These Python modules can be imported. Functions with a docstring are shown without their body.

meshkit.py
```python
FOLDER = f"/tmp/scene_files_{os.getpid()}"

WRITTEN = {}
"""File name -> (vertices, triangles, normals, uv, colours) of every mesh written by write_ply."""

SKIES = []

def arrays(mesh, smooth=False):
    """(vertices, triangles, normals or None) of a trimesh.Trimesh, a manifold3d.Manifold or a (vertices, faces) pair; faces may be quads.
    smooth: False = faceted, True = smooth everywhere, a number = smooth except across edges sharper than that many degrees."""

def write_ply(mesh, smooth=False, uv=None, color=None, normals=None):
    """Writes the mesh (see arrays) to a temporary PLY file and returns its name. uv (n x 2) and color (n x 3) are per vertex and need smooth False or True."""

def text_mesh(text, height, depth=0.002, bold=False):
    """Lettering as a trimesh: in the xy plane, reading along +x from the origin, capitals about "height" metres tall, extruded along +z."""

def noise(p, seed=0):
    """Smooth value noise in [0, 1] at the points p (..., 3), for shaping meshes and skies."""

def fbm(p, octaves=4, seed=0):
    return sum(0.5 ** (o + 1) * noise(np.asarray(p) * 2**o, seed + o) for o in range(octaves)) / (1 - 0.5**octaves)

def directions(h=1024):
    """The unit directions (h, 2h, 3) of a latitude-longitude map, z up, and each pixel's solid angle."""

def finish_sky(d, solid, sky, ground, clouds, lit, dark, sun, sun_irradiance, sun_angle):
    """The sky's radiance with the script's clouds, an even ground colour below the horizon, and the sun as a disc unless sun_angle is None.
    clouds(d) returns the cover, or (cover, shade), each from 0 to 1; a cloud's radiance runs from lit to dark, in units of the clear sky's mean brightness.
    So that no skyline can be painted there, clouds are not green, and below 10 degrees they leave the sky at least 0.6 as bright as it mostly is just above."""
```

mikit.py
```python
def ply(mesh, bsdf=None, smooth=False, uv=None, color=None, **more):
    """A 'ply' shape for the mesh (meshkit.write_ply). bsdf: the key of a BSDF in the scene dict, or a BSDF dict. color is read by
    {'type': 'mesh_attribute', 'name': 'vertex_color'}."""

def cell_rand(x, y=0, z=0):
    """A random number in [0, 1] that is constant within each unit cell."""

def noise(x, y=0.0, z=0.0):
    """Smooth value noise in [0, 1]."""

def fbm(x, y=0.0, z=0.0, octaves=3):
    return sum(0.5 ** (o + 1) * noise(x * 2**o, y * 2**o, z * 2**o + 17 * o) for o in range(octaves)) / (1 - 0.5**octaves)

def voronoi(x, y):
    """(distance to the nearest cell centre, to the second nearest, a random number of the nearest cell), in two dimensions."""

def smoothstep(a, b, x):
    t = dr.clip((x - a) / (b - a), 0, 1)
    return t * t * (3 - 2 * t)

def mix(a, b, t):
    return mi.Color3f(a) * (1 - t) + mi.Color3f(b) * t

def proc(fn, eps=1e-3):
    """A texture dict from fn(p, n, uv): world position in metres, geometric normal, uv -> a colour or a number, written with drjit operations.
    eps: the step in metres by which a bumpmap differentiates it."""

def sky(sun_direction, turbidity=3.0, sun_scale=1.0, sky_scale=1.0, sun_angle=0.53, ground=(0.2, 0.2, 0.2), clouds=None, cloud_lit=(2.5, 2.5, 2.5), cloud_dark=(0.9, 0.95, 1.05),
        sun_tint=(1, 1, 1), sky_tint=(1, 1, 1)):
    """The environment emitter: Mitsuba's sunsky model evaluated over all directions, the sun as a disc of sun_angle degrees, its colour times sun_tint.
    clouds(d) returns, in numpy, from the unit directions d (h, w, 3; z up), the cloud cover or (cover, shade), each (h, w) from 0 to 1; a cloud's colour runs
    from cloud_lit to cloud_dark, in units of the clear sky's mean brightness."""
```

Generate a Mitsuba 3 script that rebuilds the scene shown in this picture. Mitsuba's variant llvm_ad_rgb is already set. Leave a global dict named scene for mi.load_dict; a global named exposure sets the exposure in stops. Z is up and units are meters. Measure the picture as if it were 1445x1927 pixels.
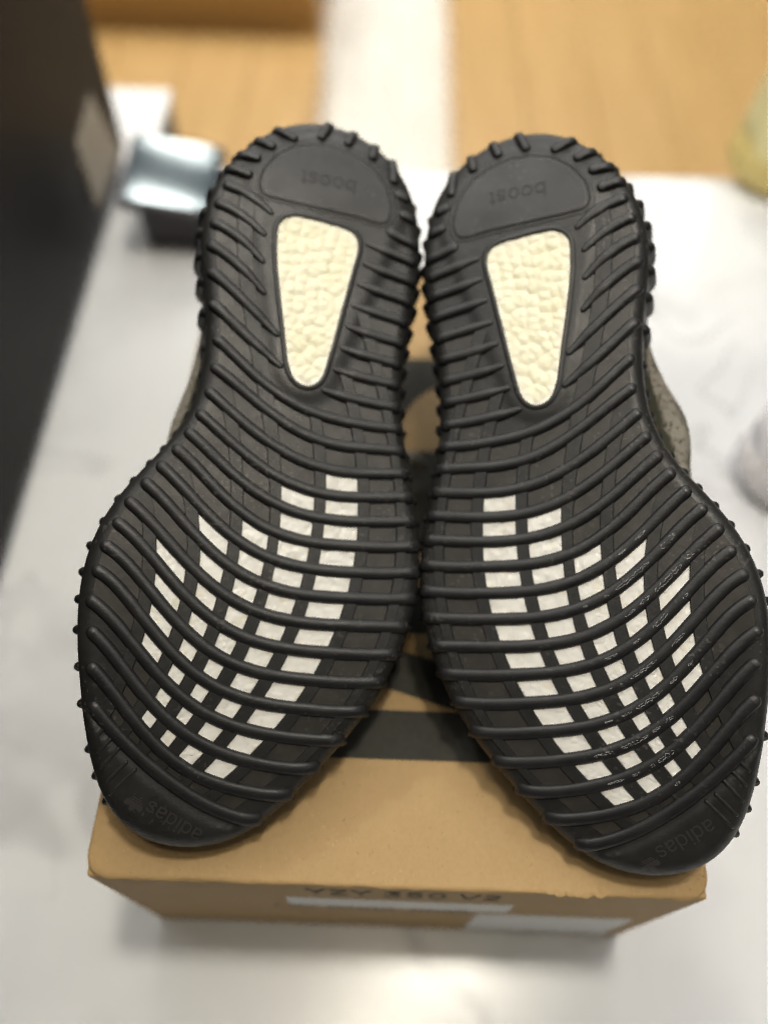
import math
import numpy as np, shapely, trimesh, mitsuba as mi, drjit as dr
import mikit, meshkit
from mikit import proc, noise, fbm, voronoi, cell_rand, smoothstep, mix, ply
from scipy.interpolate import CubicSpline
from scipy.spatial import Delaunay, cKDTree

rng = np.random.default_rng(7)
scene, labels = {}, {}
T = mi.ScalarTransform4f

# ------------------------------------------------------------------ camera
EYE = np.array([0.0, 0.0, 0.47259])
CAM = np.array([[0.99941, 0.028817, 0.018675], [0.034339, -0.838693, -0.543522], [0.0, 0.543842, -0.839187]])          # rows: right, down, forward
m = np.eye(4)
m[:3, 0], m[:3, 1], m[:3, 2], m[:3, 3] = -CAM[0], -CAM[1], CAM[2], EYE
scene['camera'] = {'type': 'thinlens', 'fov': 50.7334, 'fov_axis': 'x', 'to_world': T(m), 'aperture_radius': 0.0050,
                   'focus_distance': 0.287, 'near_clip': 0.02, 'far_clip': 40.0}
exposure = 0.24

# ------------------------------------------------------------------ lamps, all out of view overhead; the wide panels are added fill
def lamp(key, centre, sx, sy, power, label, colour=(1.0, 0.93, 0.82), aim=None):
    c = np.array(centre, float)
    if aim is None:
        X = T().translate(c.tolist()).rotate([1, 0, 0], 180)
    else:
        X = T().look_at(origin=c.tolist(), target=list(aim), up=[0.1, 1, 0.05])
    scene[key] = {'type': 'rectangle', 'to_world': X @ T().scale([sx / 2, sy / 2, 1]),
                  'emitter': {'type': 'area', 'radiance': {'type': 'rgb', 'value': [power * x for x in colour]}},
                  'bsdf': {'type': 'diffuse', 'reflectance': {'type': 'rgb', 'value': [0.7, 0.7, 0.7]}}}
    labels[key] = {'label': label, 'category': 'lamp'}

lamp('added_fill_panel', (-0.35, 1.05, 2.3), 3.2, 1.7, 1.75, 'wide added fill panel, out of view above the far side of the table', (1.0, 0.985, 0.96))  # added fill, stands in for the ambient light of the room
lamp('added_fill_panel_001', (0.0, 4.4, 2.4), 3.4, 2.0, 6.0, 'added fill panel farther away, out of view, brightening the aisle floor', (1.0, 0.98, 0.94))  # added to brighten the floor and platforms
lamp('added_fill_panel_002', (-1.8, -0.5, 2.3), 1.3, 1.5, 1.15, 'added fill panel at the left, out of view, nearer than the camera', (1.0, 0.985, 0.96))  # added fill for the front of the table, left half
lamp('added_fill_panel_003', (1.8, -0.5, 2.3), 1.3, 1.5, 1.15, 'added fill panel at the right, out of view, nearer than the camera', (1.0, 0.985, 0.96))  # added fill for the front of the table, right half
lamp('unseen_ceiling_spot', (0.22, 0.30, 2.25), 0.18, 0.18, 175, 'unseen square lamp above the middle of the shoe box', (1.0, 0.93, 0.80))  # out of view, placed to cast the close shadows on the lid
lamp('unseen_ceiling_spot_001', (0.04, -0.045, 2.25), 0.13, 0.13, 95, 'unseen small warm lamp straight above the camera', (1.0, 0.88, 0.66))  # out of view, placed for the warm glint on the near marble
lamp('unseen_ceiling_spot_002', (-1.15, 1.30, 2.25), 0.20, 0.20, 95, 'unseen square lamp to the far left of the table', (1.0, 0.96, 0.88))  # out of view, placed to throw shoe shadows to the right
lamp('unseen_ceiling_tube', (-0.22, 2.12, 2.25), 0.26, 0.05, 80, 'nearer of two short unseen tubes beyond the table', (0.90, 1.0, 0.96), None)  # out of view, placed to mirror in the terminal screen
lamp('unseen_ceiling_tube_001', (-0.22, 2.42, 2.25), 0.26, 0.05, 65, 'farther of two short unseen tubes beyond the table', (0.90, 1.0, 0.96), None)  # out of view, second streak in the terminal screen


# ------------------------------------------------------------------ materials
def rgb(r, g, b): return {'type': 'rgb', 'value': [r, g, b]}
def mat(key, base, rough=0.5, spec=0.5, bump=None, bscale=1.0, eps=2e-4, **more):
    b = {'type': 'principled', 'base_color': base if isinstance(base, dict) else rgb(*base),
         'roughness': rough if isinstance(rough, dict) else float(rough), 'specular': spec, **more}
    if bump is not None:
        b = {'type': 'bumpmap', 'arbitrary': proc(bump, eps=eps), 'scale': bscale, 'bsdf': b}
    scene[key] = {'type': 'twosided', 'bsdf': b}

def rubber(c, c2):
    def f(p, n, uv):
        a = fbm(p.x * 180, p.y * 180, p.z * 180, 3)
        d = fbm(p.x * 1400, p.y * 1400, p.z * 1400, 2)
        dust = smoothstep(0.74, 0.80, noise(p.x * 900, p.y * 900, p.z * 900)) * smoothstep(0.45, 0.75, fbm(p.x * 60 + 9, p.y * 60, p.z * 60, 2))
        return mix(mix(c, c2, smoothstep(0.3, 0.75, a) * 0.8 + 0.2 * d), (0.16, 0.15, 0.13), dust * 0.22)
    return proc(f)
def wear(p, n, uv):
    return 0.30 + 0.26 * fbm(p.x * 70 + 5, p.y * 70, p.z * 70, 4) + 0.05 * noise(p.x * 900, p.y * 900, p.z * 900)
WEAR = proc(wear)
def grain(p, n, uv):
    return fbm(p.x * 2600, p.y * 2600, p.z * 2600, 2) * 0.00004 + fbm(p.x * 300, p.y * 300, p.z * 300, 2) * 0.00008
mat('rubber_rib', rubber((0.0095, 0.0098, 0.0105), (0.0138, 0.0138, 0.0138)), WEAR, 0.42, grain, eps=1e-4)
mat('rubber_bar', rubber((0.0125, 0.0125, 0.0121), (0.0175, 0.017, 0.016)), WEAR, 0.38, grain, eps=1e-4)
mat('rubber_panel', rubber((0.021, 0.0198, 0.0175), (0.030, 0.0272, 0.0230)), WEAR, 0.40, grain, eps=1e-4)
mat('rubber_pad', rubber((0.014, 0.014, 0.0145), (0.018, 0.0177, 0.0175)), WEAR, 0.40, grain, eps=1e-4)
mat('rubber_letter_shade', (0.007, 0.007, 0.007), 0.5, 0.3)  # darker colour stands in for the shade inside engraved letters
mat('rubber_toe_letter', (0.028, 0.026, 0.025), 0.45, 0.45)

def foam_c(p, n, uv):
    a = fbm(p.x * 220, p.y * 220, p.z * 220, 3)
    s = smoothstep(0.70, 0.86, noise(p.x * 420 + 3, p.y * 420, p.z * 420))
    return mix(mix((0.64, 0.625, 0.57), (0.74, 0.73, 0.685), a), (0.62, 0.55, 0.36), s * 0.35)
def foam_b(p, n, uv):
    q = p * 1.0
    w = fbm(q.x * 500, q.y * 500, q.z * 500, 2)
    r = noise(q.x * 1300 + 6 * w, q.y * 500 + 4 * w, q.z * 700)
    return (r * 0.0003 + w * 0.0003)
mat('foam', proc(foam_c), 0.38, 0.5, foam_b, eps=1.2e-4)
def foam_y(p, n, uv):
    a = fbm(p.x * 90, p.y * 90, p.z * 90, 3)
    e = smoothstep(0.0, 1.0, uv.y)
    c = mix((0.72, 0.68, 0.455), (0.79, 0.765, 0.59), a)
    return mix(c, (0.84, 0.82, 0.72), e)
mat('foam_aged', proc(foam_y), 0.42, 0.45, foam_b, bscale=0.6, eps=1.2e-4)

def kraft_c(p, n, uv):
    a = fbm(p.x * 35, p.y * 35, p.z * 35, 4)
    b = fbm(p.x * 1100, p.y * 800, p.z * 1100, 3)
    fl = smoothstep(0.84, 0.92, noise(p.x * 1500 + 5, p.y * 1100, p.z * 1500)) * smoothstep(0.5, 0.8, noise(p.x * 420 + 7, p.y * 380, p.z * 300))
    dk = smoothstep(0.86, 0.92, noise(p.x * 1100 + 31, p.y * 1250, p.z * 900)) * smoothstep(0.55, 0.8, noise(p.x * 330 + 3, p.y * 300, p.z * 300))
    c = mix((0.325, 0.210, 0.090), (0.445, 0.297, 0.136), a * 0.45 + b * 0.55)
    c = mix(c, (0.66, 0.50, 0.30), fl * 0.5)
    return mix(c, (0.16, 0.09, 0.035), dk * 0.55)
def kraft_b(p, n, uv):
    return fbm(p.x * 900, p.y * 900, p.z * 900, 3) * 0.00022 + fbm(p.x * 60, p.y * 60, p.z * 60, 2) * 0.0006
mat('kraft', proc(kraft_c), 0.62, 0.3, kraft_b, eps=2e-4)
def ink_c(p, n, uv):
    a = fbm(p.x * 500, p.y * 500, p.z * 500, 3)
    return mix((0.030, 0.030, 0.025), (0.046, 0.044, 0.035), a)
mat('ink', proc(ink_c), 0.7, 0.2, kraft_b, eps=2e-4)
mat('ink_faded', (0.075, 0.065, 0.05), 0.7, 0.2)
def paper_c(p, n, uv):
    return mix((0.62, 0.63, 0.62), (0.70, 0.70, 0.69), fbm(p.x * 120, p.y * 120, p.z * 120, 2))
mat('paper', proc(paper_c), 0.5, 0.4)

def marble_c(p, n, uv):
    w = fbm(p.x * 5, p.y * 5, 2.0, 4)
    w2 = fbm(p.x * 5 + 17, p.y * 5 + 5, 7.0, 4)
    v1 = 1 - smoothstep(0.0, 0.10, dr.abs(fbm(p.x * 4 + 2.6 * w, p.y * 7 + 2.2 * w2, 1.0, 3) - 0.5))
    v2 = 1 - smoothstep(0.0, 0.05, dr.abs(fbm(p.x * 9 + 3 * w2 + 4, p.y * 13 + 2 * w, 4.0, 3) - 0.52))
    cl = smoothstep(0.42, 0.75, fbm(p.x * 7 + 3, p.y * 7 + 8, 0.0, 4))
    c = mix((0.67, 0.68, 0.69), (0.48, 0.49, 0.515), cl * 0.65)
    c = mix(c, (0.34, 0.345, 0.355), v1 * 0.5 * smoothstep(0.42, 0.68, fbm(p.x * 6 + 31, p.y * 6 + 12, 5.0, 3)))
    return mix(c, (0.28, 0.28, 0.29), v2 * 0.5 * smoothstep(0.4, 0.7, w))
mat('marble', proc(marble_c), 0.22, 0.5)

def wood_c(p, n, uv):
    b = dr.floor(p.x / 0.16)
    r = cell_rand(b, dr.floor(p.y / 1.3 + 0.37 * b), 3)
    g = fbm(p.x * 60, p.y * 4 + 9 * r, r * 5, 4)
    return mix(mix((0.46, 0.27, 0.095), (0.68, 0.44, 0.185), g), (0.56, 0.34, 0.12), r * 0.5)
mat('oak', proc(wood_c), 0.42, 0.45)
def wood_d(p, n, uv): return wood_c(p, n, uv) * mi.Color3f(0.66, 0.58, 0.45)
mat('oak_dark', proc(wood_d), 0.42, 0.45)
def tile_c(p, n, uv):
    r = cell_rand(dr.floor(p.x / 0.1), dr.floor(p.y / 0.1), 2)
    return mix((0.80, 0.77, 0.69), (0.88, 0.86, 0.79), r * 0.6 + 0.4 * fbm(p.x * 14, p.y * 14, 0, 3))
mat('white_tile', proc(tile_c), 0.3, 0.5)
mat('grout', (0.55, 0.53, 0.48), 0.8, 0.3)
def dark_c(p, n, uv):
    return mix((0.004, 0.0042, 0.005), (0.010, 0.0085, 0.007), fbm(p.x * 12, p.y * 12, p.z * 12, 3))
mat('black_satin', proc(dark_c), 0.5, 0.14)
mat('card_beige', (0.40, 0.36, 0.30), 0.6, 0.3)
mat('white_card', (0.78, 0.78, 0.78), 0.45, 0.4)
mat('grey_card', (0.10, 0.09, 0.09), 0.5, 0.4)
mat('dark_plastic', (0.035, 0.032, 0.038), 0.45, 0.5)
mat('screen_glass', (0.03, 0.045, 0.06), 0.08, 0.6, clearcoat=0.4, clearcoat_gloss=0.95)
mat('steel', (0.35, 0.35, 0.36), 0.35, 0.5, metallic=0.9)

def knit(olive, beige, lo, hi):
    def f(p, n, uv):
        u, v = uv.x * 300 / 1.0, uv.y * 120 / 0.85
        w = cell_rand(dr.floor(u), dr.floor(v + 0.5 * (dr.floor(u) - 2 * dr.floor(u / 2))), 5)
        fu, fv = u - dr.floor(u), v - dr.floor(v)
        loop = smoothstep(0.0, 0.5, fu) * smoothstep(1.0, 0.5, fu) * (0.6 + 0.4 * dr.sin(fv * 6.283))
        depth = uv.y * 120 + 5 * (fbm(uv.x * 26, uv.y * 12, 3, 3) - 0.5)
        s = smoothstep(lo - 1.2, lo + 1.2, depth) * smoothstep(hi + 1.5, hi - 1.5, depth)
        s2 = smoothstep(hi + 22, hi + 24, depth) * smoothstep(hi + 40, hi + 38, depth)
        s = dr.maximum(s, s2)
        sp = smoothstep(0.80, 0.82, w)
        c = mix(mix(olive, beige, s * (1 - sp)), (0.30, 0.12, 0.08), smoothstep(0.985, 0.99, w) * 0.6)
        return c * (0.55 + 0.6 * loop)
    return proc(f)
def knit_b(p, n, uv):
    u, v = uv.x * 300 / 1.3, uv.y * 120 / 1.1
    return (dr.sin(u * 6.283) * dr.sin(v * 6.283) + noise(u * 2, v * 2, 0)) * 0.0003
mat('knit_olive', knit((0.055, 0.055, 0.036), (0.34, 0.312, 0.262), 25.0, 33.0), 0.85, 0.2, knit_b, eps=1.5e-4, sheen=0.4)
mat('knit_yellow', (0.80, 0.73, 0.40), 0.8, 0.2)
mat('knit_white', (0.82, 0.82, 0.84), 0.7, 0.3)
mat('lining_yellow', (0.55, 0.48, 0.22), 0.85, 0.2)
mat('sock_dark', (0.03, 0.03, 0.03), 0.9, 0.2)
mat('sole_gum', (0.70, 0.57, 0.22), 0.5, 0.4)
mat('sole_grey', (0.74, 0.74, 0.77), 0.5, 0.4)
mat('lace', (0.16, 0.155, 0.14), 0.8, 0.2)

# ------------------------------------------------------------------ helpers
def put(key, mesh, material, smooth=35, uv=None):
    k, i = key, 0
    while k in scene:
        i += 1
        k = f'{key}_{i:03d}'
    if isinstance(mesh, list):
        mesh = trimesh.util.concatenate([as_mesh(x) for x in mesh])
    if uv is not None:
        mesh = as_mesh(mesh)
        scene[k] = ply(mesh, material, True, uv=uv)
    else:
        scene[k] = ply(mesh, material, smooth)
    return k
def as_mesh(x):
    if isinstance(x, trimesh.Trimesh): return x
    v, f = np.asarray(x[0], float), np.asarray(x[1], int)
    if f.shape[1] == 4: f = np.vstack([f[:, [0, 1, 2]], f[:, [0, 2, 3]]])
    return trimesh.Trimesh(v, f, process=False)
def tag(key, label, cat=None, group=None, kind=None):
    d = labels.setdefault(key, {})
    d['label'] = label
    if cat: d['category'] = cat
    if group: d['group'] = group
    if kind: d['kind'] = kind
def rbox(sx, sy, sz, r, seg=4):
    """box of full size sx, sy, sz with rounded edges, centred"""
    import manifold3d as m3
    s = m3.Manifold.sphere(r, 4 * seg)
    pts = [s.translate([x, y, z]) for x in (-sx / 2 + r, sx / 2 - r) for y in (-sy / 2 + r, sy / 2 - r) for z in (-sz / 2 + r, sz / 2 - r)]
    h = m3.Manifold.batch_hull(pts).to_mesh()
    return trimesh.Trimesh(h.vert_properties[:, :3], h.tri_verts, process=False)
def place(mesh, loc, ex=(1, 0, 0), ey=(0, 1, 0), ez=None):
    ex, ey = np.array(ex, float), np.array(ey, float)
    ez = np.cross(ex, ey) if ez is None else np.array(ez, float)
    mesh = as_mesh(mesh).copy()
    mesh.vertices = mesh.vertices @ np.array([ex, ey, ez]) + np.array(loc, float)
    return mesh
def grid_faces(nu, nv, closed_u=False):
    i, j = np.meshgrid(np.arange(nu if closed_u else nu - 1), np.arange(nv - 1), indexing='ij')
    a, b = i * nv + j, ((i + 1) % nu) * nv + j
    return np.stack([a, b, b + 1, a + 1], -1).reshape(-1, 4)
RIBS = {'c': [-54.6, 121.9, -46.6, 123, -38.5, 123.8, -30.5, 124.1, -22.5, 123.8, -14.4, 122.6, -6.4, 120.2, 1.7, 116.7, 9.7, 112.1, 17.8, 106.8, 25.8, 101.7],
        'd': [-57.6, 131, -49.4, 131.8, -41.2, 133.1, -33, 134.1, -24.9, 134.1, -16.7, 132.9, -8.5, 130.3, -0.3, 126.6, 7.9, 122.2, 16.1, 117.6, 24.3, 113.6],
        'e': [-60.3, 139.7, -51.9, 141.4, -43.4, 143.2, -34.9, 144.4, -26.4, 144.6, -18, 143.7, -9.5, 141.4, -1, 138, 7.4, 133.7, 15.9, 128.7, 24.4, 123.5],
        'f': [-63.7, 148.9, -54.8, 150.6, -45.8, 152.6, -36.8, 154.1, -27.8, 154.8, -18.9, 154.1, -9.9, 152.1, -0.9, 148.5, 8.1, 143.8, 17, 138.4, 26, 133],
        'g': [-66.5, 158.1, -57, 160.1, -47.5, 162.1, -37.9, 163.7, -28.4, 164.5, -18.9, 164.1, -9.4, 162.1, 0.2, 158.4, 9.7, 153.1, 19.2, 146.9, 28.8, 141],
        'h': [-68.9, 167.5, -58.8, 170.2, -48.6, 172, -38.5, 173.4, -28.3, 174.4, -18.2, 174.2, -8, 172.2, 2.1, 167.9, 12.3, 161.6, 22.4, 154.2, 32.6, 148.3],
        'i': [-70.5, 177.7, -59.7, 180.4, -49, 182.3, -38.3, 183.8, -27.5, 184.6, -16.8, 184.2, -6.1, 181.9, 4.7, 177.2, 15.4, 170.4, 26.1, 162.5, 36.9, 155.7],
        'j': [-71, 188.1, -59.8, 190.7, -48.6, 192.5, -37.4, 194, -26.2, 194.9, -15, 194.3, -3.7, 191.6, 7.5, 186.3, 18.7, 178.7, 29.9, 170.1, 41.1, 163.2],
        'k': [-69.9, 199.7, -58.4, 201.6, -46.9, 203.3, -35.4, 204.8, -23.9, 205.4, -12.4, 204.5, -0.9, 201.2, 10.6, 195.4, 22.1, 187.3, 33.7, 178.5, 45.2, 171.4],
        'l': [-67.6, 210.7, -56.1, 212.9, -44.5, 214.4, -32.9, 215.5, -21.3, 215.8, -9.7, 214.6, 1.9, 210.9, 13.5, 204.4, 25.1, 195.6, 36.7, 186.3, 48.2, 180.3],
        'm': [-64, 222, -52.6, 224.2, -41.1, 225.5, -29.6, 226.3, -18.2, 226.3, -6.7, 224.6, 4.8, 220.3, 16.2, 213.2, 27.7, 204, 39.2, 194.8, 50.6, 189.8],
        'n': [-59.3, 233.7, -48.2, 235.8, -37.2, 236.7, -26.1, 237.2, -15.1, 236.7, -4, 234.5, 7.1, 229.9, 18.1, 222.6, 29.2, 213.3, 40.2, 204.1, 51.3, 199.4],
        'o': [-53.2, 245.6, -42.9, 247.3, -32.5, 247.9, -22.1, 247.9, -11.8, 246.9, -1.4, 244.3, 8.9, 239.6, 19.3, 232.6, 29.6, 224, 40, 215.5, 50.3, 210],
        'p': [-45.1, 257.2, -35.8, 258.9, -26.5, 259.1, -17.1, 258.4, -7.8, 256.8, 1.5, 253.8, 10.8, 249.1, 20.1, 242.6, 29.4, 234.6, 38.7, 226.3, 48.1, 220.2],
        'q': [-37.5, 268.5, -29.3, 269.6, -21, 269.6, -12.8, 268.8, -4.6, 267.1, 3.6, 264.1, 11.8, 259.6, 20.1, 253.5, 28.3, 246.3, 36.5, 238.8, 44.7, 232.9],
        'r': [-27.4, 279.3, -20.6, 279.3, -13.7, 278.1, -6.9, 276.1, -0.1, 273.4, 6.7, 270.1, 13.6, 266.3, 20.4, 262, 27.2, 257.2, 34.1, 251.7, 40.9, 245.4],
        '-3': [-40.2, 20.2, -37, 19.6, -33.8, 19.1],
        '-2': [-44.5, 29.4, -40.7, 28.9, -36.9, 28.5],
        '-1': [-47.8, 40.8, -44.9, 40.4, -42, 39.9, -39.1, 39.3, -36.2, 38.7, -33.3, 38],
        '0': [-47.3, 49, -42.9, 48.3, -38.5, 47.7, -34.1, 47.2, -29.8, 46.8, -25.4, 46.5],
        '1': [-49.3, 57.7, -44.5, 57.3, -39.8, 56.9, -35.1, 56.5, -30.4, 56, -25.6, 55.5],
        '2': [-48.6, 67, -43.9, 66.5, -39.2, 66.1, -34.4, 65.8, -29.7, 65.4, -25, 65.1],
        '3': [-48.3, 76.3, -43.5, 76.1, -38.7, 75.8, -33.9, 75.5, -29.1, 75.2, -24.3, 74.9],
        '4': [-48.4, 85.6, -43.5, 85.6, -38.5, 85.5, -33.6, 85.2, -28.6, 84.8, -23.7, 84.3],
        '5': [-48.8, 95, -43.6, 95, -38.4, 94.9, -33.3, 94.7, -28.1, 94.4, -23, 94],
        '6': [-49.5, 103.9, -44, 104.2, -38.5, 104.3, -33, 104.2, -27.5, 104, -21.9, 103.7],
        '7': [-51.5, 113.3, -45, 113.8, -38.5, 114, -32, 114, -25.5, 113.7, -19.1, 113.2],
        'a4': [34.1, 37, 30, 37.4, 25.8, 38.4, 21.7, 40, 17.5, 42.2, 13.4, 45.1],
        'a3': [35.7, 45.8, 31.4, 46.6, 27.1, 47.9, 22.8, 49.8, 18.5, 52.2, 14.2, 55.2],
        'a2': [35.7, 54.5, 31.1, 55.7, 26.4, 57.5, 21.7, 60, 17.1, 63.1, 12.4, 66.8],
        'a1': [35, 64.1, 29.9, 66.1, 24.8, 68.7, 19.7, 71.8, 14.6, 75.5, 9.5, 79.7],
        'a0': [32.5, 75, 26.2, 78.8, 19.9, 82.7, 13.6, 87, 7.3, 91.4, 1, 96],
        'b': [29.2, 88.1, 22.8, 92.4, 16.4, 96.6, 9.9, 100.7, 3.5, 104.6, -2.9, 108.4],
        't1': [-0.9, -4.8, 0.1, -0.7, 1.1, 3.3],
        't2': [-11.8, -2.9, -11.2, -0.2, -10.6, 2.4],
        't3': [-22.5, 0.8, -22.4, 3.4, -22.2, 6.1],
        't4': [-31.7, 5.9, -32.5, 10.6, -33.3, 15.3],
        't5': [16.7, 4.5, 13.4, 5.7, 10.1, 6.9],
        't6': [24.4, 12.1, 21.3, 12.9, 18.1, 13.8],
        't7': [29.4, 20.9, 26.1, 21, 22.8, 21],
        't8': [32.6, 29.1, 28.6, 29.5, 24.7, 29.9]}
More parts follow.
